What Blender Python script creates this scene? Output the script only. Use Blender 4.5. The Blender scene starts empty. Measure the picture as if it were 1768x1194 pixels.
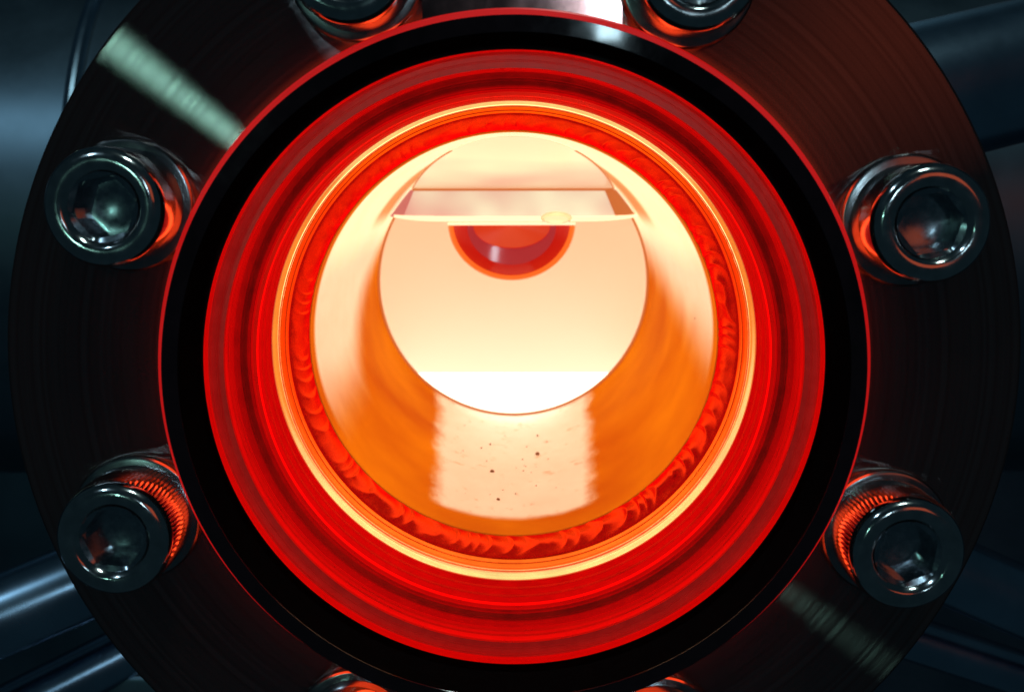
import bpy, bmesh, math, random
from mathutils import Vector, noise
random.seed(7)
MM = 0.001
S = bpy.context.scene
COL = S.collection
PI = math.pi

# ------------------------------------------------------------------ camera
cam_d = bpy.data.cameras.new("camera")
cam = bpy.data.objects.new("camera", cam_d)
COL.objects.link(cam)
cam.location = (-0.22 * MM, -129.04 * MM, 21.79 * MM)
cam.rotation_euler = (PI / 2 - 0.1465, 0.0014, 0.0)
cam_d.sensor_width = 36.0
cam_d.lens = 2008.8 / 1768 * 36
cam_d.clip_start = 0.005
cam_d.clip_end = 20.0
cam_d.dof.use_dof = True
cam_d.dof.focus_distance = 0.148
cam_d.dof.aperture_fstop = 48.0
S.camera = cam

# ------------------------------------------------------------------ world: a dim bluish room
W = bpy.data.worlds.new("World")
S.world = W
W.use_nodes = True
bg = W.node_tree.nodes["Background"]
bg.inputs[0].default_value = (0.07, 0.16, 0.21, 1)
bg.inputs[1].default_value = 0.10

# ------------------------------------------------------------------ room lamps and added lamps
def area(name, loc, target, size, size_y, watts, col):
    d = bpy.data.lights.new(name, 'AREA')
    d.shape = 'RECTANGLE'; d.size = size; d.size_y = size_y
    d.energy = watts; d.color = col
    o = bpy.data.objects.new(name, d); COL.objects.link(o)
    o.location = loc
    o.rotation_euler = (Vector(target) - Vector(loc)).to_track_quat('-Z', 'Y').to_euler()
    return o
area("window_lamp", (-0.50, -0.66, 0.74), (0, 0, 0), 0.06, 0.08, 1.1, (0.55, 0.85, 1.0))
area("streak_lamp", (-0.2926, -0.952, 0.0859), (0, 0, 0), 0.022, 0.022, 0.13, (0.45, 1.0, 0.82))  # added for the radial streak across the flange face
area("red_fill", (0.44, -0.89, 0.26), (0, 0, 0), 0.34, 0.34, 0.20, (1.0, 0.15, 0.05))  # added red fill for the brown sheen at the flange's upper right
area("ceiling_lamp", (0.16, -0.42, 0.85), (0, 0, 0), 0.14, 0.05, 1.4, (0.70, 0.95, 0.90))
area("room_lamp", (0.082, -0.90, 0.185), (0, 0, 0), 0.02, 0.10, 0.22, (0.60, 0.88, 1.0))

# ------------------------------------------------------------------ exposure
S.view_settings.view_transform = 'Standard'
S.view_settings.look = 'None'
S.view_settings.exposure = 0.0
S.view_settings.gamma = 1.0
S.view_settings.use_curve_mapping = False
S.cycles.max_bounces = 14
S.cycles.diffuse_bounces = 5
S.cycles.glossy_bounces = 8
S.cycles.transparent_max_bounces = 12
S.cycles.sample_clamp_indirect = 6.0
S.cycles.caustics_reflective = True
S.cycles.blur_glossy = 0.4

# ------------------------------------------------------------------ materials
def new_mat(name):
    m = bpy.data.materials.new(name); m.use_nodes = True
    nt = m.node_tree
    return m, nt, nt.nodes["Principled BSDF"]

def noise_node(nt, scale, detail=4, rough=0.55, coords='Object', stretch=None):
    tc = nt.nodes.new("ShaderNodeTexCoord")
    n = nt.nodes.new("ShaderNodeTexNoise")
    n.inputs["Scale"].default_value = scale
    n.inputs["Detail"].default_value = detail
    n.inputs["Roughness"].default_value = rough
    if stretch:
        mp = nt.nodes.new("ShaderNodeMapping"); mp.inputs["Scale"].default_value = stretch
        nt.links.new(tc.outputs[coords], mp.inputs[0]); nt.links.new(mp.outputs[0], n.inputs[0])
    else:
        nt.links.new(tc.outputs[coords], n.inputs[0])
    return n

def ramp(nt, src, stops):
    r = nt.nodes.new("ShaderNodeValToRGB")
    e = r.color_ramp.elements
    while len(e) > 1: e.remove(e[-1])
    for i, (p, c) in enumerate(stops):
        el = e[0] if i == 0 else e.new(p)
        el.position = p
        el.color = (c, c, c, 1) if isinstance(c, (int, float)) else (*c, 1)
    nt.links.new(src, r.inputs[0])
    return r

def metal(name, col, rough, aniso=0.0, metallic=1.0, nscale=900.0, rvar=0.08, cvar=0.18, bump=0.0,
          bscale=2500.0, radial_lines=False, stretch=None, coat=0.0, aniso_rot=0.25, deep=False, added_glow=None):
    m, nt, p = new_mat(name)
    p.inputs["Metallic"].default_value = metallic
    n = noise_node(nt, nscale, 5, 0.6, stretch=stretch)
    c = ramp(nt, n.outputs[0], [(0.25, tuple(x * (1 - cvar) for x in col)), (0.75, tuple(min(1, x * (1 + cvar)) for x in col))])
    nt.links.new(c.outputs[0], p.inputs["Base Color"])
    if metallic > 0.5 and deep: p.inputs["Specular Tint"].default_value = (*[x ** 1.0 for x in col], 1)
    r = ramp(nt, n.outputs[0], [(0.25, max(0.02, rough - rvar)), (0.75, rough + rvar)])
    nt.links.new(r.outputs[0], p.inputs["Roughness"])
    if added_glow:  # emission added where the rings only catch the tube's light
        p.inputs["Emission Color"].default_value = (*added_glow, 1); p.inputs["Emission Strength"].default_value = 1.0
    if coat: p.inputs["Coat Weight"].default_value = coat
    height = None
    if radial_lines:                       # lathe marks: noise along the radius only
        tc = nt.nodes.new("ShaderNodeTexCoord")
        mul = nt.nodes.new("ShaderNodeVectorMath"); mul.operation = 'MULTIPLY'
        mul.inputs[1].default_value = (1, 0, 1)
        ln = nt.nodes.new("ShaderNodeVectorMath"); ln.operation = 'LENGTH'
        nt.links.new(tc.outputs["Object"], mul.inputs[0]); nt.links.new(mul.outputs[0], ln.inputs[0])
        nn = nt.nodes.new("ShaderNodeTexNoise"); nn.noise_dimensions = '1D'
        nn.inputs["Scale"].default_value = bscale; nn.inputs["Detail"].default_value = 3
        nt.links.new(ln.outputs["Value"], nn.inputs["W"])
        height = nn.outputs[0]
    elif bump:
        height = noise_node(nt, bscale, 4, stretch=stretch).outputs[0]
    if height is not None and bump:
        b = nt.nodes.new("ShaderNodeBump"); b.inputs["Strength"].default_value = bump
        b.inputs["Distance"].default_value = 0.00004
        nt.links.new(height, b.inputs["Height"]); nt.links.new(b.outputs[0], p.inputs["Normal"])
    if aniso:
        p.inputs["Anisotropic"].default_value = aniso
        p.inputs["Anisotropic Rotation"].default_value = aniso_rot
        t = nt.nodes.new("ShaderNodeTangent"); t.direction_type = 'RADIAL'; t.axis = 'Y'
        nt.links.new(t.outputs[0], p.inputs["Tangent"])
    return m

def glow(name, base, rough, ecol, strength, ecol2=None, nscale=60.0, metallic=0.0):
    m, nt, p = new_mat(name)
    p.inputs["Base Color"].default_value = (*base, 1)
    p.inputs["Roughness"].default_value = rough
    p.inputs["Metallic"].default_value = metallic
    if ecol2:
        n = noise_node(nt, nscale, 2, 0.5)
        c = ramp(nt, n.outputs[0], [(0.35, ecol), (0.65, ecol2)])
        nt.links.new(c.outputs[0], p.inputs["Emission Color"])
    else:
        p.inputs["Emission Color"].default_value = (*ecol, 1)
    p.inputs["Emission Strength"].default_value = strength
    return m

def tube_mat():
    """Dark oxidised bore with pale reflected light painted on its floor and high on both sides."""
    m, nt, p = new_mat("hot_tube_steel")
    L = nt.links.new
    def math_n(op, a, b=None, clamp=False):
        n = nt.nodes.new("ShaderNodeMath"); n.operation = op; n.use_clamp = clamp
        for k, v in ((0, a), (1, b)):
            if v is None: continue
            if isinstance(v, (int, float)): n.inputs[k].default_value = v
            else: L(v, n.inputs[k])
        return n.outputs[0]
    def sstep(v, a, b):
        n = nt.nodes.new("ShaderNodeMapRange"); n.interpolation_type = 'SMOOTHSTEP'
        L(v, n.inputs[0]); n.inputs[1].default_value = a; n.inputs[2].default_value = b
        return n.outputs[0]
    tc = nt.nodes.new("ShaderNodeTexCoord")
    sc = nt.nodes.new("ShaderNodeVectorMath"); sc.operation = 'SCALE'; sc.inputs[3].default_value = 1000.0
    L(tc.outputs["Object"], sc.inputs[0])
    sp = nt.nodes.new("ShaderNodeSeparateXYZ"); L(sc.outputs[0], sp.inputs[0])
    x, y, z = sp.outputs
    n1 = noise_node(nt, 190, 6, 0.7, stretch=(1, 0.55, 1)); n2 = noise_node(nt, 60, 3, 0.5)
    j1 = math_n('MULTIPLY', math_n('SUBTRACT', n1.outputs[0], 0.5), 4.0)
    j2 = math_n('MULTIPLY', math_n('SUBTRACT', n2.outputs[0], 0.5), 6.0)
    # painted floor reflection: |x| within about 12 mm, from 33 mm on, below the axis
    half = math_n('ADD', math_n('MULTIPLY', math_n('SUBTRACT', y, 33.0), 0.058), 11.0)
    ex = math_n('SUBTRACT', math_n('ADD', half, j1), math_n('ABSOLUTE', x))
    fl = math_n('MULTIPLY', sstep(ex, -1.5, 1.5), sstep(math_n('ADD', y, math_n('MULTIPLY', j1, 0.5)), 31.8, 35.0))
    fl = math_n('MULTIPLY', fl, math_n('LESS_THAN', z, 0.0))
    reflection_gaps = noise_node(nt, 420, 4, 0.6, stretch=(1, 0.7, 1))
    fl = math_n('MULTIPLY', fl, math_n('SUBTRACT', 1.0, math_n('MULTIPLY', sstep(reflection_gaps.outputs[0], 0.60, 0.72), 0.30)))
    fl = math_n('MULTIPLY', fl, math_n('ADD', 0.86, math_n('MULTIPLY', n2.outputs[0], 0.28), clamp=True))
    # reflected light painted on the sides: above a slanting line that differs left and right
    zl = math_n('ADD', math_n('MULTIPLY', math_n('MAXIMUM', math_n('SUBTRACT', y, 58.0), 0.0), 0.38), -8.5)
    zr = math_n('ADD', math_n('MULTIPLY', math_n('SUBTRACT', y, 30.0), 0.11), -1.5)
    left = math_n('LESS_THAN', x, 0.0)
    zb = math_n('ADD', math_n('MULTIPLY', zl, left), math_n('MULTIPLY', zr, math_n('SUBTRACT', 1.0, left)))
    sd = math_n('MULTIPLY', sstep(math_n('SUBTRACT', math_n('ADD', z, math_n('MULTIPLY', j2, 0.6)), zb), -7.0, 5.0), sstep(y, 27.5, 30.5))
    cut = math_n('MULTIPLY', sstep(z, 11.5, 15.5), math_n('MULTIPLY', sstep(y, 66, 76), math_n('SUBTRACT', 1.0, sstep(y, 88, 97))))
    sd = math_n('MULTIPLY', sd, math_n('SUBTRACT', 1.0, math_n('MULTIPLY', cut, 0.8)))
    mask = math_n('MAXIMUM', fl, sd)  # where reflected light is painted into colour and emission
    mix = nt.nodes.new("ShaderNodeMix"); mix.data_type = 'RGBA'
    L(mask, mix.inputs[0])
    c1 = ramp(nt, n2.outputs[0], [(0.30, (0.56, 0.20, 0.011)), (0.5, (0.65, 0.28, 0.016)), (0.70, (0.75, 0.37, 0.024))])
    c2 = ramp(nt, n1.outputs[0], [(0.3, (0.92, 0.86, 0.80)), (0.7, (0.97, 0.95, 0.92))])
    L(c1.outputs[0], mix.inputs[6]); L(c2.outputs[0], mix.inputs[7])
    L(mix.outputs[2], p.inputs["Base Color"]); L(mix.outputs[2], p.inputs["Specular Tint"])
    p.inputs["Metallic"].default_value = 1.0
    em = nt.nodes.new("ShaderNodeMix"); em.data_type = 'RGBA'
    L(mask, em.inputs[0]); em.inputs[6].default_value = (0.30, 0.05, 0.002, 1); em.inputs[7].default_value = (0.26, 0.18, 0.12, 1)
    thick = math_n('MULTIPLY', sd, sstep(math_n('ADD', z, math_n('MULTIPLY', j2, 0.6)), 6.5, 13.0))  # brighter reflected glow painted high on the sides, emission only
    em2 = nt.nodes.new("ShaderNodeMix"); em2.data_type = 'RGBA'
    L(thick, em2.inputs[0]); L(em.outputs[2], em2.inputs[6]); em2.inputs[7].default_value = (0.50, 0.49, 0.26, 1)  # thick: mask of the painted glow high on the sides
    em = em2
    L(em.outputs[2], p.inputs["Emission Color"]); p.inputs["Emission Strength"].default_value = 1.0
    rr = nt.nodes.new("ShaderNodeMapRange"); L(mask, rr.inputs[0])
    rr.inputs[3].default_value = 0.42; rr.inputs[4].default_value = 0.48
    L(rr.outputs[0], p.inputs["Roughness"])
    b = nt.nodes.new("ShaderNodeBump"); b.inputs["Strength"].default_value = 0.05; b.inputs["Distance"].default_value = 0.00004
    L(noise_node(nt, 900, 3).outputs[0], b.inputs["Height"]); L(b.outputs[0], p.inputs["Normal"])
    return m

def flange_mat():
    """Lathe turned dark steel: the marks run round the axis and stretch highlights along the radius."""
    m = bpy.data.materials.new("turned_steel"); m.use_nodes = True
    nt = m.node_tree; nt.nodes.clear(); L = nt.links.new
    out = nt.nodes.new("ShaderNodeOutputMaterial")
    g = nt.nodes.new("ShaderNodeBsdfAnisotropic"); g.distribution = 'BECKMANN'
    g.inputs["Anisotropy"].default_value = 0.91; g.inputs["Rotation"].default_value = 0.0
    t = nt.nodes.new("ShaderNodeTangent"); t.direction_type = 'RADIAL'; t.axis = 'Y'
    L(t.outputs[0], g.inputs["Tangent"])
    tc = nt.nodes.new("ShaderNodeTexCoord")
    mul = nt.nodes.new("ShaderNodeVectorMath"); mul.operation = 'MULTIPLY'; mul.inputs[1].default_value = (1, 0, 1)
    ln = nt.nodes.new("ShaderNodeVectorMath"); ln.operation = 'LENGTH'
    L(tc.outputs["Object"], mul.inputs[0]); L(mul.outputs[0], ln.inputs[0])
    nn = nt.nodes.new("ShaderNodeTexNoise"); nn.noise_dimensions = '1D'
    nn.inputs["Scale"].default_value = 1500; nn.inputs["Detail"].default_value = 4
    L(ln.outputs["Value"], nn.inputs["W"])
    c = ramp(nt, nn.outputs[0], [(0.3, (0.15, 0.135, 0.135)), (0.7, (0.24, 0.22, 0.215))])
    L(c.outputs[0], g.inputs["Color"])
    r = ramp(nt, nn.outputs[0], [(0.3, 0.134), (0.7, 0.148)])
    L(r.outputs[0], g.inputs["Roughness"])
    d = nt.nodes.new("ShaderNodeBsdfDiffuse"); d.inputs[0].default_value = (0.05, 0.020, 0.017, 1)
    mx = nt.nodes.new("ShaderNodeMixShader"); mx.inputs[0].default_value = 0.75
    L(d.outputs[0], mx.inputs[1]); L(g.outputs[0], mx.inputs[2]); L(mx.outputs[0], out.inputs[0])
    return m

M = {}
M['flange'] = flange_mat()
M['black'] = metal("black_anodised", (0.010, 0.005, 0.007), 0.05, metallic=0.0, nscale=400, rvar=0.02, cvar=0.3)
M['bolt'] = metal("bolt_steel", (0.46, 0.47, 0.48), 0.12, nscale=700, rvar=0.05, bump=0.08, bscale=1500)
M['socket'] = metal("socket_steel", (0.30, 0.34, 0.38), 0.20, nscale=900, rvar=0.08, bump=0.15, bscale=1200)
M['washer'] = metal("washer_steel", (0.26, 0.26, 0.27), 0.20, nscale=500, rvar=0.06, bump=0.08, bscale=1200)
M['seat'] = metal("satin_seat_steel", (0.52, 0.12, 0.10), 0.36, metallic=0.5, nscale=500, rvar=0.06, radial_lines=True, bump=0.2, bscale=9000, added_glow=(0.15, 0.0006, 0.0004))
M['lit_wall'] = metal("red_lit_wall", (0.90, 0.03, 0.010), 0.30, nscale=260, rvar=0.08, cvar=0.06, radial_lines=True, bump=0.1, bscale=6000, deep=True, added_glow=(0.40, 0.0008, 0.0003))  # bright copy of the bore metal for walls that catch the light
M['weld_lip'] = metal("lit_weld_lip", (0.92, 0.20, 0.035), 0.16, nscale=400, rvar=0.04, deep=True, added_glow=(0.30, 0.018, 0.001))
M['bore'] = metal("red_lit_steel", (0.70, 0.018, 0.008), 0.36, nscale=400, rvar=0.08, radial_lines=True, bump=0.2, bscale=7000, deep=True, added_glow=(0.03, 0.0003, 0.0002))  # red of the tube's glow put into base colour and emission
M['land'] = metal("polished_steel_land", (0.97, 0.82, 0.52), 0.10, nscale=300, rvar=0.03, deep=True, added_glow=(0.22, 0.11, 0.03))
M['weld'] = metal("weld_metal", (0.90, 0.050, 0.010), 0.24, nscale=700, rvar=0.10, cvar=0.3, bump=0.08, bscale=1500, deep=True, added_glow=(0.09, 0.0008, 0.0003))
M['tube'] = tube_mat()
M['speck'] = metal("brown_scale", (0.34, 0.13, 0.04), 0.7, metallic=0.0, nscale=3000)
M['shell'] = metal("dark_vessel_steel", (0.13, 0.19, 0.24), 0.40, nscale=40, rvar=0.06, bump=0.1, bscale=300)
M['pipe'] = metal("drawn_pipe_steel", (0.30, 0.42, 0.56), 0.24, nscale=60, rvar=0.05)
M['melt'] = glow("glowing_melt", (0.3, 0.25, 0.2), 0.4, (0.95, 1.0, 0.78), 2.3)
M['wall'] = glow("hot_wall", (0.60, 0.58, 0.55), 0.9, (1.0, 0.47, 0.23), 0.47)
M['plate'] = glow("hot_plate", (0.16, 0.11, 0.07), 0.22, (0.92, 0.50, 0.32), 0.72, (1.1, 1.1, 0.62), 24.0)
M['fascia'] = glow("hot_fascia", (0.20, 0.12, 0.10), 0.22, (0.88, 0.40, 0.32), 0.84, (1.15, 1.12, 0.74), 52.0)
M['tab'] = glow("cooler_pink_tab", (0.2, 0.06, 0.06), 0.3, (0.72, 0.20, 0.17), 0.75)
M['seam'] = glow("cooler_seam", (0.2, 0.08, 0.03), 0.4, (0.9, 0.22, 0.05), 0.6)
M['pad'] = metal("polished_pad", (0.34, 0.17, 0.16), 0.10, nscale=300, rvar=0.03)
M['soot'] = metal("matte_black", (0.006, 0.003, 0.003), 1.0, metallic=0.0, rvar=0.0)
M['soot'].node_tree.nodes["Principled BSDF"].inputs["Specular IOR Level"].default_value = 0.0
M['lip'] = glow("hot_lip", (0.8, 0.6, 0.4), 0.3, (1.0, 0.78, 0.5), 1.2)
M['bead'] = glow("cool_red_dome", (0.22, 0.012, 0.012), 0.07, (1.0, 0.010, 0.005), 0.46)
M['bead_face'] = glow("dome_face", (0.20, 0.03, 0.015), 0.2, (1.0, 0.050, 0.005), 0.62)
M['bead_reflection'] = glow("purple_reflection", (0.22, 0.035, 0.05), 0.08, (0.85, 0.045, 0.055), 0.38)
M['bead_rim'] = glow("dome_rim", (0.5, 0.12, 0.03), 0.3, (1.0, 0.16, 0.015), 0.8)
M['rim'] = glow("edge_glow", (0.5, 0.02, 0.02), 0.3, (1.0, 0.06, 0.012), 4.2)  # for the added hidden rim glow that lights the bolts
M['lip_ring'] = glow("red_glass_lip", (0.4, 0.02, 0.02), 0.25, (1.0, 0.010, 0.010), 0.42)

def glass_mat():
    m = bpy.data.materials.new("window_glass"); m.use_nodes = True
    nt = m.node_tree; nt.nodes.clear()
    out = nt.nodes.new("ShaderNodeOutputMaterial")
    tr = nt.nodes.new("ShaderNodeBsdfTransparent"); tr.inputs[0].default_value = (0.985, 0.975, 0.97, 1)
    gl = nt.nodes.new("ShaderNodeBsdfGlossy"); gl.inputs["Roughness"].default_value = 0.03
    fr = nt.nodes.new("ShaderNodeFresnel"); fr.inputs[0].default_value = 1.45
    mx = nt.nodes.new("ShaderNodeMixShader")
    nt.links.new(fr.outputs[0], mx.inputs[0]); nt.links.new(tr.outputs[0], mx.inputs[1]); nt.links.new(gl.outputs[0], mx.inputs[2])
    nt.links.new(mx.outputs[0], out.inputs[0])
    return m
M['glass'] = glass_mat()
_m, _nt, _p = new_mat("clear_droplet")
_p.inputs["Base Color"].default_value = (1.0, 0.82, 0.64, 1); _p.inputs["Transmission Weight"].default_value = 1.0
_p.inputs["Roughness"].default_value = 0.03; _p.inputs["IOR"].default_value = 1.5
M['drop'] = _m

# ------------------------------------------------------------------ helpers
def finish(bm, name, mat, parent=None, sharp=28.0):
    bmesh.ops.recalc_face_normals(bm, faces=bm.faces[:])
    lim = math.radians(sharp)
    for f in bm.faces: f.smooth = True
    for e in bm.edges:
        if len(e.link_faces) == 2 and e.calc_face_angle(0) > lim: e.smooth = False
    me = bpy.data.meshes.new(name)
    bm.to_mesh(me); bm.free()
    me.materials.append(mat)
    o = bpy.data.objects.new(name, me); COL.objects.link(o)
    if parent: o.parent = parent
    return o

def lathe(prof, n=192, closed=True):
    """Turn a profile of (radius, depth) in mm about the Y axis."""
    bm = bmesh.new()
    rings = []
    for r, y in prof:
        if r < 1e-6:
            rings.append([bm.verts.new((0, y * MM, 0))])
        else:
            rings.append([bm.verts.new((r * MM * math.cos(2 * PI * i / n), y * MM, r * MM * math.sin(2 * PI * i / n))) for i in range(n)])
    k = len(rings)
    for j in range(k if closed else k - 1):
        a, b = rings[j], rings[(j + 1) % k]
        for i in range(n):
            i2 = (i + 1) % n
            if len(a) == 1 and len(b) == 1: continue
            if len(a) == 1: bm.faces.new((a[0], b[i2], b[i]))
            elif len(b) == 1: bm.faces.new((a[i], a[i2], b[0]))
            else: bm.faces.new((a[i], a[i2], b[i2], b[i]))
    return bm

def chamfered(r0, r1, y0, y1, c):
    return [(r0 + c, y0), (r1 - c, y0), (r1, y0 + c), (r1, y1 - c), (r1 - c, y1), (r0 + c, y1), (r0, y1 - c), (r0, y0 + c)]

def empty(name, loc=(0, 0, 0)):
    o = bpy.data.objects.new(name, None); COL.objects.link(o)
    o.location = loc; o.empty_display_size = 0.005
    return o

def tag(o, label=None, cat=None, group=None, kind=None):
    if label: o["label"] = label
    if cat: o["category"] = cat
    if group: o["group"] = group
    if kind: o["kind"] = kind
    return o

# ------------------------------------------------------------------ the viewport
vp = tag(empty("viewport"), "round steel flange with a black ring around the glowing red window", "viewport")
finish(lathe(chamfered(37.6, 57.0, 0.0, 17.4, 0.35), 256), "flange_plate", M['flange'], vp)
clamp = lathe([(36.6, 1.0), (36.6, -4.0), (36.3, -4.0), (36.3, -5.47), (36.33, -5.5), (38.02, -5.5), (38.05, -5.47), (38.05, -1.69), (38.45, -1.65), (38.45, -0.03), (37.4, -0.03), (37.4, 1.0)], 256)
finish(clamp, "clamp_ring", M['black'], vp)
finish(lathe([(35.2, 1.0), (36.25, -5.3), (36.29, -5.3), (36.29, -3.9), (36.55, -3.9), (36.55, 1.0)], 256), "graphite_spacer", M['soot'], vp)
finish(lathe([(0, -0.60), (35.7, -0.60), (35.7, 0.80), (0, 0.80)], 192, closed=False), "window_glass", M['glass'], vp)
finish(lathe([(38.1, -3.1), (39.0, -3.1), (39.0, -1.72), (38.1, -1.72)], 256), "hidden_rim_glow", M['rim'], vp)  # strong red glow added on its unseen side to light the bolts
finish(lathe([(38.08, -3.35), (38.85, -3.4), (39.02, -3.3), (39.02, -3.12), (38.08, -3.12)], 256), "rim_lip", M['lip_ring'], vp)
# polished pad between the two upper bolts
bm = bmesh.new()
outl = [(38.95 * math.cos(math.radians(t)), 38.95 * math.sin(math.radians(t))) for t in [104.6 - 32.0 * k / 16 for k in range(17)]]
outl += [(11.7, 55.4), (-9.8, 55.7)]
fr = [bm.verts.new((x * MM, -0.28 * MM, z * MM)) for x, z in outl]; bk = [bm.verts.new((x * MM, 0.05 * MM, z * MM)) for x, z in outl]
bm.faces.new(fr)
for k in range(len(outl)): bm.faces.new((fr[k], fr[(k + 1) % len(outl)], bk[(k + 1) % len(outl)], bk[k]))
finish(bm, "polished_pad", M['pad'], vp)
def groove(r0, y0, r1, y1, at, w, d):
    """Small V groove points along the segment, for the turned faces."""
    out = []
    lx, ly = r1 - r0, y1 - y0
    ln = math.hypot(lx, ly); ux, uy = lx / ln, ly / ln
    nx, ny = (1, 0) if abs(uy) > abs(ux) else (0, 1)
    for t in at:
        for q, dd in ((-w, 0), (-w * 0.4, d), (w * 0.4, d), (w, 0)):
            out.append((r0 + ux * (t * ln + q) + nx * dd, y0 + uy * (t * ln + q) + ny * dd))
    return out
seat = [(35.75, 1.05), (37.5, 1.05), (37.5, 7.75), (33.9, 7.75), (33.9, 3.45), (33.45, 3.2)]
seat += groove(33.45, 3.2, 35.7, 3.2, (0.35, 0.7), 0.12, 0.10) + [(35.7, 3.2), (35.75, 3.15)]
finish(lathe(seat, 256), "seat_ring", M['seat'], vp)
finish(lathe([(35.2, 1.06), (35.7, 1.06), (35.7, 3.1), (35.35, 3.1), (35.2, 2.95), (35.28, 2.2), (35.2, 2.0)], 256), "lit_wall_ring", M['lit_wall'], vp)  # lit band of the stepped wall built as a glowing ring
wl = [(33.4, 3.6), (33.55, 3.5), (33.86, 3.55), (33.86, 7.7), (33.4, 7.7)] + groove(33.4, 7.7, 33.4, 3.6, (0.25, 0.6), 0.3, 0.22)
finish(lathe(wl, 256), "lit_wall_ring", M['lit_wall'], vp)
bore = [(37.5, 7.80), (37.5, 17.2), (30.95, 17.2), (30.75, 17.0)] + groove(30.75, 17.0, 30.75, 9.2, (0.35, 0.72), 0.5, 0.16)
bore += [(30.75, 9.2), (31.05, 8.9)] + groove(31.05, 8.9, 33.3, 7.80, (0.3, 0.7), 0.2, 0.12)
finish(lathe(bore, 256), "bore_sleeve", M['bore'], vp)
finish(lathe([(30.72, 8.05), (31.2, 8.05), (31.2, 8.85), (30.95, 8.88), (30.72, 9.05)], 256), "lit_wall_ring", M['lit_wall'], vp)
land = [(36.0, 17.25), (36.0, 19.9), (30.45, 19.9), (30.22, 19.7)]
land += [(30.26 + 0.40 * k / 8 - 0.18 * math.sin(PI * k / 8), 19.5 - 2.1 * k / 8) for k in range(9)] + [(30.7, 17.25)]
finish(lathe([(36.0, 19.95), (36.0, 27.0), (29.8, 27.0), (29.45, 21.75), (29.50, 21.5), (29.72, 21.0), (29.80, 21.0), (30.02, 20.1), (30.12, 19.95)], 256), "weld_lip", M['weld_lip'], vp)
finish(lathe(land, 256), "polished_land", M['land'], vp)

def weld_mesh():
    bm = bmesh.new()
    NR, PER, NV = 66, 20, 18
    N = NR * PER
    rows = []
    for i in range(N):
        a = 2 * PI * i / N
        ca, sa = math.cos(a), math.sin(a)
        row = []
        big = noise.noise(Vector((ca * 2.2 + 9, sa * 2.2, 3)))                 # slow change along the run
        side = 0.5 + 0.5 * math.cos(a - math.radians(-35))                       # crisper at lower right
        amp = max(0.10, 0.22 + 0.55 * side + 0.55 * big)
        for j in range(NV + 1):
            v = j / NV
            jit = 1.5 * noise.noise(Vector((ca * 6, sa * 6, 0.3))) + 0.16 * noise.noise(Vector((ca * 17, sa * 17, v * 1.0)))
            ph = a * NR / (2 * PI) + 3.4 * (v - 0.55) ** 2 + jit
            f = ph % 1.0
            saw = (1 - f) ** 1.6 if f > 0.22 else (f / 0.22) * 0.67
            r = 29.55 + (27.3 - 29.55) * v
            y = 21.6 + (26.3 - 21.6) * v
            dome = math.sin(PI * v) ** 0.7
            band = math.exp(-((v - 0.62) / 0.32) ** 2)
            h = dome * (0.55 + amp * saw * band) + 0.06 * noise.noise(Vector((ca * 12, sa * 12, v * 2))) * dome
            r += -0.875 * h * 0.6; y += -0.48 * h
            row.append(bm.verts.new((r * MM * ca, y * MM, r * MM * sa)))
        row.append(bm.verts.new((29.4 * MM * ca, 26.6 * MM, 29.4 * MM * sa)))
        row.append(bm.verts.new((29.66 * MM * ca, 22.9 * MM, 29.66 * MM * sa)))
        rows.append(row)
    K = NV + 3
    for i in range(N):
        a, b = rows[i], rows[(i + 1) % N]
        for j in range(K):
            bm.faces.new((a[j], b[j], b[(j + 1) % K], a[(j + 1) % K]))
    return bm
finish(weld_mesh(), "weld_bead", M['weld'], vp, sharp=60)
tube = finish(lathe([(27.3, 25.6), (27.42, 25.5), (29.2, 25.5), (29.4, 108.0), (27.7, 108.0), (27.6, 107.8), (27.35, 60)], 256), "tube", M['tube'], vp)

# dark specks lying on the tube's floor: (angle from straight down in degrees, depth, radius)
for a, y, r in [(-7.6, 59.5, 0.46), (8.9, 71.5, 0.46), (-5.0, 43, 0.36), (-3.6, 48.6, 0.16), (0.6, 46.5, 0.20), (7.5, 50.5, 0.17), (0.9, 62.8, 0.12),
                (12.5, 66.5, 0.13), (-9.8, 66, 0.13), (-9, 79, 0.22), (9.5, 86, 0.2), (5, 78, 0.12), (4.3, 63.5, 0.14), (56.5 + 34, 45, 0.18)] + [(random.uniform(-22, 22), random.uniform(36, 98), random.uniform(0.07, 0.17)) for _ in range(16)]:
    t = math.radians(-90 + a)
    bm = bmesh.new()
    R0 = 27.36
    c = Vector((R0 * math.cos(t), y, R0 * math.sin(t)))
    e1 = Vector((-math.sin(t), 0, math.cos(t))); e2 = Vector((0, 1, 0)); nn = Vector((-math.cos(t), 0, -math.sin(t)))
    rim = []
    top = []
    for k in range(8):
        q = 2 * PI * k / 8; rr = r * random.uniform(0.75, 1.2)
        d = e1 * math.cos(q) * rr + e2 * math.sin(q) * rr * 2.0
        rim.append(bm.verts.new((c + d - nn * 0.1) * MM)); top.append(bm.verts.new((c + d * 0.6 + nn * r * 0.45) * MM))
    bm.faces.new(top)
    for k in range(8): bm.faces.new((rim[k], rim[(k + 1) % 8], top[(k + 1) % 8], top[k]))
    finish(bm, "speck", M['speck'], tube)

# the neck behind the flange
nk = lathe([(38, 17.5), (38, 27.2), (36.2, 27.2), (36.2, 17.5)], 128)
finish(nk, "neck", M['shell'], vp)

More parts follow.
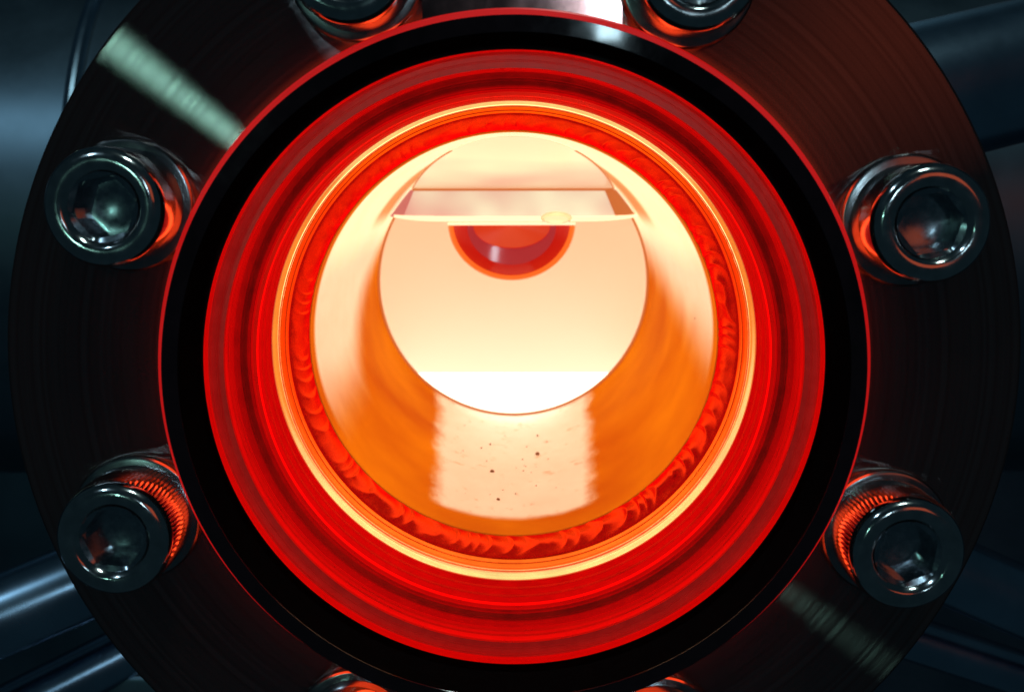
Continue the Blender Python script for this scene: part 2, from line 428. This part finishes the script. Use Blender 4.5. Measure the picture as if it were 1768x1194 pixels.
# ------------------------------------------------------------------ furnace chamber and the things in it
ch = tag(empty("furnace_chamber", (0, 0.108, 0)), "hot cream coloured chamber end seen through the tube", "chamber")
def at_origin(o, p):
    o.parent = p; o.matrix_parent_inverse = p.matrix_basis.inverted(); return o
bm = lathe([(0, 139.5), (38, 139.5), (38, 108.1), (27.9, 108.1), (27.9, 108.02), (39, 108.02), (39, 141), (0, 141)], 160, closed=False)
at_origin(finish(bm, "chamber_wall", M['wall']), ch)

orr = lathe([(27.38 + 0.28 * math.cos(2 * PI * k / 8), 107.4 + 0.28 * math.sin(2 * PI * k / 8)) for k in range(8)], 192)
at_origin(finish(orr, "opening_ring", M['seam']), ch)
def segment_mesh(R, zc, y0, y1, n=48):
    """The part of a cylinder of radius R below the height zc."""
    bm = bmesh.new()
    a0 = math.acos(-zc / R)
    fr, bk = [], []
    for i in range(n + 1):
        a = -PI / 2 - a0 + 2 * a0 * i / n
        x, z = R * math.cos(a), R * math.sin(a)
        fr.append(bm.verts.new((x * MM, y0 * MM, z * MM))); bk.append(bm.verts.new((x * MM, y1 * MM, z * MM)))
    bm.faces.new(fr); bm.faces.new(bk)
    for i in range(n + 1):
        k = (i + 1) % (n + 1)
        bm.faces.new((fr[i], fr[k], bk[k], bk[i]))
    return bm
melt = finish(segment_mesh(37.8, -24.1, 108.2, 139.3), "melt_pool", M['melt'])
tag(melt, "white hot melt glowing at the bottom of the round opening", "melt pool")

# baffle: fascia, sloping roof plate and bright lip, trimmed to the tube's bore
bf = tag(empty("baffle", (0, 0.098, 0.013)), "hot folded plate spanning the top of the tube with straight bright lower lip", "baffle")
def chord(z, R): return math.sqrt(max(0.0, R * R - z * z))
def strip(points, th, R=27.4, n=20):
    """Plate through (y, z) points, its width following the round bore."""
    bm = bmesh.new()
    fr, bk = [], []
    for y, z, ny, nz in points:
        w = chord(min(z, R - 0.2), R)
        fr.append([bm.verts.new((w * (2 * i / n - 1) * MM, y * MM, z * MM)) for i in range(n + 1)])
        bk.append([bm.verts.new((w * (2 * i / n - 1) * MM, (y + ny * th) * MM, (z + nz * th) * MM)) for i in range(n + 1)])
    k = len(points)
    for j in range(k - 1):
        for i in range(n):
            bm.faces.new((fr[j][i], fr[j][i + 1], fr[j + 1][i + 1], fr[j + 1][i]))
            bm.faces.new((bk[j][i], bk[j][i + 1], bk[j + 1][i + 1], bk[j + 1][i]))
        bm.faces.new((fr[j][0], fr[j + 1][0], bk[j + 1][0], bk[j][0]))
        bm.faces.new((fr[j][n], fr[j + 1][n], bk[j + 1][n], bk[j][n]))
    for i in range(n):
        bm.faces.new((fr[0][i], fr[0][i + 1], bk[0][i + 1], bk[0][i]))
        bm.faces.new((fr[-1][i], fr[-1][i + 1], bk[-1][i + 1], bk[-1][i]))
    return bm
fas = [(98.0 - 0.35 * (1 - math.cos(PI * t / 8)), 13.6 + 5.3 * t / 8, 1, 0) for t in range(9)]
at_origin(finish(strip(fas, 1.0), "fascia", M['fascia']), bf)
roof = [(96.8 - 52 * t / 14, 19.15 + 8.05 * (t / 14) ** 0.9, 0, 1) for t in range(15)]
at_origin(finish(strip(roof, 0.5, R=27.3), "roof_plate", M['plate']), bf)
tabL = [(-23.8, 13.75), (-19.8, 18.75), (-19.1, 18.75), (-21.2, 13.75)]
tabR = [(23.8, 13.75), (19.8, 18.75), (17.6, 18.75), (19.8, 13.75)]
for pts, mt in ((tabL, 'tab'), (tabR, 'seam')):
    bm = bmesh.new()
    a = [bm.verts.new((x * MM, 97.0 * MM, z * MM)) for x, z in pts]; b = [bm.verts.new((x * MM, 97.9 * MM, z * MM)) for x, z in pts]
    bm.faces.new(a)
    for k in range(4): bm.faces.new((a[k], a[(k + 1) % 4], b[(k + 1) % 4], b[k]))
    at_origin(finish(bm, "end_tab", M[mt]), bf)
lip = [(97.2 + 0.55 * math.cos(2 * PI * t / 10), 13.15 + 0.35 * math.sin(2 * PI * t / 10), 0, 0) for t in range(10)]
def rod(p0, p1, r, n=16, sag=0.0, caps=True, steps=24):
    bm = bmesh.new()
    p0, p1 = Vector(p0), Vector(p1)
    ax = (p1 - p0).normalized()
    u = ax.orthogonal().normalized(); v = ax.cross(u)
    rings = []
    for s in range(steps + 1):
        t = s / steps
        c = p0.lerp(p1, t); c.z += sag * (2 * t - 1) ** 6
        rr = r * (0.55 + 0.45 * min(1, 8 * min(t, 1 - t))) if caps else r
        rings.append([bm.verts.new((c + (u * math.cos(2 * PI * i / n) + v * math.sin(2 * PI * i / n)) * rr) * MM) for i in range(n)])
    for a, b in zip(rings, rings[1:]):
        for i in range(n):
            bm.faces.new((a[i], a[(i + 1) % n], b[(i + 1) % n], b[i]))
    bm.faces.new(rings[0]); bm.faces.new(rings[-1])
    return bm
for sx in (-1, 1):
    bm = bmesh.new(); rings = []
    for t in range(13):
        y = 96.8 - 40 * t / 12; z = 19.1 + 8.05 * (((96.8 - y) / 52) ** 0.9); w = chord(min(z, 26.1), 27.3)
        rings.append([bm.verts.new((sx * (w - 0.1) * MM + 0.16 * MM * math.cos(q), y * MM, z * MM + 0.16 * MM * math.sin(q))) for q in [2 * PI * k / 6 for k in range(6)]])
    for a, b in zip(rings, rings[1:]):
        for k in range(6): bm.faces.new((a[k], a[(k + 1) % 6], b[(k + 1) % 6], b[k]))
    at_origin(finish(bm, "plate_edge", M['seam']), bf)
at_origin(finish(rod((-19.4, 97.0, 18.85), (19.4, 97.0, 18.85), 0.26, caps=False), "seam", M['seam']), bf)
at_origin(finish(rod((-23.0, 97.0, 13.25), (23.8, 97.0, 13.25), 0.50, sag=0.55), "lip", M['lip']), bf)

# half round dome hanging below the lip
dm = tag(empty("half_dome", (0, 0.100, 0.0127)), "dark red glossy half round dome hanging under the bright lip", "dome")
def half_dome(cx, cy, cz, R, depth, n=40, m=14):
    bm = bmesh.new()
    rows = []
    for j in range(m + 1):
        q = (PI / 2) * j / m
        row = []
        for i in range(n + 1):
            a = PI + PI * i / n
            row.append(bm.verts.new(((cx + R * math.cos(q) * math.cos(a)) * MM, (cy - depth * math.sin(q)) * MM, (cz + 0.92 * R * math.cos(q) * math.sin(a)) * MM)))
        rows.append(row)
    for a, b in zip(rows, rows[1:]):
        for i in range(n): bm.faces.new((a[i], a[i + 1], b[i + 1], b[i]))
    bmesh.ops.remove_doubles(bm, verts=bm.verts[:], dist=1e-7)
    edges = [e for e in bm.edges if e.is_boundary]
    bmesh.ops.holes_fill(bm, edges=edges)
    return bm
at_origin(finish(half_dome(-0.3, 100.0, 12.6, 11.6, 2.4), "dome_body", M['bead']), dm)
def crescent(a_o, b_o, a_i, b_i, y0, th, mat, name, parent, n=36):
    """Half ellipse plate between an outer and an inner half ellipse."""
    bm = bmesh.new(); fr, bk = [], []
    for i in range(n + 1):
        a = PI + PI * i / n
        pts = ((a_o * math.cos(a), b_o * math.sin(a)), (a_i * math.cos(a), b_i * math.sin(a)))
        fr.append([bm.verts.new(((-0.3 + p) * MM, (y0 + 0.9 * (1 - math.hypot(p / a_o, q / b_o))) * MM, (12.0 + q) * MM)) for p, q in pts])
        bk.append([bm.verts.new(((-0.3 + p) * MM, (y0 + th) * MM, (12.0 + q) * MM)) for p, q in pts])
    for i in range(n):
        bm.faces.new((fr[i][0], fr[i + 1][0], fr[i + 1][1], fr[i][1])); bm.faces.new((bk[i][0], bk[i + 1][0], bk[i + 1][1], bk[i][1]))
        for q in (0, 1): bm.faces.new((fr[i][q], fr[i + 1][q], bk[i + 1][q], bk[i][q]))
    for i in (0, n): bm.faces.new((fr[i][0], fr[i][1], bk[i][1], bk[i][0]))
    return at_origin(finish(bm, name, mat), parent)
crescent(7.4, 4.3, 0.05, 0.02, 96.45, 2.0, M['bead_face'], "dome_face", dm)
crescent(8.6, 7.6, 7.5, 4.5, 96.85, 1.6, M['bead_reflection'], "dome_reflection", dm)  # purple reflection on the dome built as a coloured crescent
bm = bmesh.new()
rings = []
for i in range(41):
    a = PI + PI * i / 40
    c = Vector((-0.3 + 11.9 * math.cos(a), 100.0, 12.6 + 0.92 * 11.9 * math.sin(a))); d = Vector((math.cos(a), 0, math.sin(a)))
    rings.append([bm.verts.new((c + (d * math.cos(q) + Vector((0, 1, 0)) * math.sin(q)) * 0.62) * MM) for q in [2 * PI * k / 10 for k in range(10)]])
for a, b in zip(rings, rings[1:]):
    for i in range(10): bm.faces.new((a[i], a[(i + 1) % 10], b[(i + 1) % 10], b[i]))
bm.faces.new(rings[0]); bm.faces.new(rings[-1])
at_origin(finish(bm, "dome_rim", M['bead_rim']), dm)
at_origin(finish(rod((-12.6, 96.2, 12.35), (12.0, 96.2, 12.35), 0.30, caps=False), "edge_wire", M['lip']), dm)
# small droplet sitting on the lip
bm = bmesh.new()
bmesh.ops.create_uvsphere(bm, u_segments=24, v_segments=14, radius=1.0)
for v in bm.verts: v.co = Vector((8.3 + 3.0 * v.co.x, 95.9 + 0.9 * v.co.y, 13.5 + 1.25 * v.co.z)) * MM
tag(finish(bm, "droplet", M['drop']), "small pale bulging droplet on the bright lip above the dome", "droplet")

# ------------------------------------------------------------------ bolts and washers
HEX = 3.0
def knurl_side(r, y0, y1, teeth):
    bm = bmesh.new()
    n = teeth * 4 if teeth else 96
    rows = []
    for y in (y0, y0 - 0.35, y1 + 0.35, y1):
        row = []
        for i in range(n):
            a = 2 * PI * i / n
            d = 0.0
            if teeth and y0 > y > y1: d = -0.20 if i % 4 in (0,) else (0.02 if i % 4 == 2 else -0.05)
            else: d = -0.12
            row.append(bm.verts.new(((r + d) * math.cos(a) * MM, y * MM, (r + d) * math.sin(a) * MM)))
        rows.append(row)
    for a, b in zip(rows, rows[1:]):
        for i in range(n): bm.faces.new((a[i], a[(i + 1) % n], b[(i + 1) % n], b[i]))
    return bm
def head_prof():
    p = [(3.2, -1.62), (6.1, -1.62), (6.1, -8.15)]
    for k in range(9):
        q = PI / 2 * k / 8
        p.append((4.85 + 1.35 * math.cos(q), -8.25 - 1.35 * math.sin(q)))
    p += [(4.3, -9.6), (4.05, -9.5), (3.62, -9.0), (3.62, -8.2), (3.2, -8.2)]
    return p
def hex_socket_mesh():
    bm = bmesh.new()
    n = 96
    def hexr(a):
        k = (a + PI / 6) % (PI / 3) - PI / 6
        return HEX / math.cos(k)
    rows = []
    for r, y in ((None, -8.95), ('h', -8.75), ('h', -5.5), (1.7, -5.5)):
        row = []
        for i in range(n):
            a = 2 * PI * i / n
            rr = 3.64 if r is None else (hexr(a) if r == 'h' else r)
            row.append(bm.verts.new((rr * math.cos(a) * MM, y * MM, rr * math.sin(a) * MM)))
        rows.append(row)
    for a, b in zip(rows, rows[1:]):
        for i in range(n): bm.faces.new((a[i], a[(i + 1) % n], b[(i + 1) % n], b[i]))
    tip = bm.verts.new((0, -4.9 * MM, 0))
    for i in range(n): bm.faces.new((rows[-1][i], rows[-1][(i + 1) % n], tip))
    return bm
def make_bolt(teeth):
    b = empty("socket_bolt")
    h = finish(lathe(head_prof(), 96), "head", M['bolt'], b)
    finish(knurl_side(6.3, -1.75, -8.2, teeth), "knurled_side" if teeth else "head_side", M['bolt'], b)
    finish(hex_socket_mesh(), "hex_socket", M['socket'], b, sharp=25)
    return b
def copy_thing(src):
    c = src.copy(); COL.objects.link(c)
    for k in src.children:
        d = k.copy(); COL.objects.link(d); d.parent = c
    return c
washer0 = finish(lathe([(4.3, -1.6), (6.75, -1.6), (7.02, -1.52), (7.2, -1.3), (7.25, -0.9), (7.2, -0.4), (7.0, -0.08), (4.3, -0.08)], 96), "washer", M['washer'])
smooth0, knurl0 = make_bolt(0), make_bolt(84)
BOLTS = [  # index, knurled, bolt label, washer label, turn
    (0, False, "smooth sided hex socket bolt at upper right, pale glint in its socket", "steel washer under the upper right bolt head"),
    (1, False, "bolt cut by the top edge of the picture, right of the pair", "washer under the right bolt of the pair at the top edge"),
    (2, False, "bolt cut by the top edge of the picture, left of the pair", "washer under the left bolt of the pair at the top edge"),
    (3, False, "smooth sided hex socket bolt at upper left, below the bright streak", "steel washer under the upper left bolt head"),
    (4, True, "hex socket bolt at lower left with red lit knurled side", "steel washer under the lower left knurled bolt"),
    (5, False, "bolt cut by the bottom edge of the picture, left of centre", "washer peeping over the bottom picture edge, under the left bolt there"),
    (6, False, "bolt cut by the bottom edge of the picture, right of centre", "washer peeping over the bottom picture edge, under the right bolt there"),
    (7, True, "hex socket bolt at lower right with red lit knurled side", "steel washer under the lower right knurled bolt"),
]
TURN = [0.35, 0.9, 0.2, 0.30, 0.62, 0.1, 0.5, 0.15]
used = {}
for k, kn, bl, wl in BOLTS:
    a = math.radians(22.5 + 45 * k) - 0.021
    pos = (46.05 * MM * math.cos(a), 0, 46.05 * MM * math.sin(a))
    src = knurl0 if kn else smooth0
    b = src if kn not in used else copy_thing(src)
    used[kn] = 1
    b.location = pos; b.rotation_euler = (0, TURN[k], 0)
    tag(b, bl, "bolt", "socket head bolts around the flange")
    w = washer0 if k == 0 else washer0.copy()
    if k: COL.objects.link(w)
    w.location = pos
    tag(w, wl, "washer", "washers under the bolts")

# ------------------------------------------------------------------ what stands behind the flange
def box_mesh(cx, cy, cz, sx, sy, sz, bev=1.0):
    bm = bmesh.new()
    bmesh.ops.create_cube(bm, size=1.0)
    for v in bm.verts: v.co = Vector((cx + sx * v.co.x, cy + sy * v.co.y, cz + sz * v.co.z)) * MM
    bmesh.ops.bevel(bm, geom=bm.edges[:], offset=bev * MM, segments=3, affect='EDGES', profile=0.5)
    return bm
back = finish(box_mesh(0, 310, 0, 1400, 10, 1200), "chamber_backdrop", M['shell'])
tag(back, kind="structure")
vs = finish(rod((-300, 222, 8), (300, 222, 8), 75, n=160, caps=False, steps=2), "vessel", M['shell'])
tag(vs, "large dark blue steel vessel body behind the round flange", "vessel")
bm = bmesh.new()
K, Q = 120, 12
rows = []
for i in range(K):
    a = 2 * PI * i / K; c = Vector((-105.0, 222 + 75.6 * math.cos(a), 8 + 75.6 * math.sin(a))); d = Vector((0, math.cos(a), math.sin(a)))
    rows.append([bm.verts.new((c + (d * math.cos(2 * PI * q / Q) + Vector((1, 0, 0)) * math.sin(2 * PI * q / Q)) * 1.8) * MM) for q in range(Q)])
for i in range(K):
    for q in range(Q): bm.faces.new((rows[i][q], rows[i][(q + 1) % Q], rows[(i + 1) % K][(q + 1) % Q], rows[(i + 1) % K][q]))
finish(bm, "band", M['pipe'], vs)
def pipe(c, d, back, fwd, r, label, name="steel_pipe"):
    c, d = Vector(c), Vector(d).normalized()
    o = finish(rod(c - d * back, c + d * fwd, r, n=64, caps=False, steps=2), name, M['pipe'])
    tag(o, label, "pipe", "pipes behind the flange"); return o
pipe((-94, 75, -58), (0.93, 0.33, 0.33), 90, 60, 7.6, "blue steel pipe with a bright highlight line at the lower left edge")
pipe((-97.8, 82, -80.5), (0.90, 0.34, 0.38), 90, 26, 5.4, "lower steel pipe in the bottom left corner of the picture")
pipe((80, 70, -49), (0.90, 0.10, -0.42), 40, 90, 6.4, "dark steel pipe behind the lower right edge of the flange")
pipe((82, 90, -70), (0.93, 0.05, -0.33), 40, 90, 4.6, "thin dark pipe in the lower right corner, below a thicker one")
pipe((64, 54, 34), (0.93, 0.22, 0.22), 14, 120, 11.0, "thick dark steel pipe behind the upper right edge of the flange")
tag(finish(box_mesh(-70, 92, -88, 36, 12, 26, 1.2), "steel_block", M['shell']), "dull blue steel block behind the lower left edge of the flange", "block")

print("built", len(bpy.data.objects))
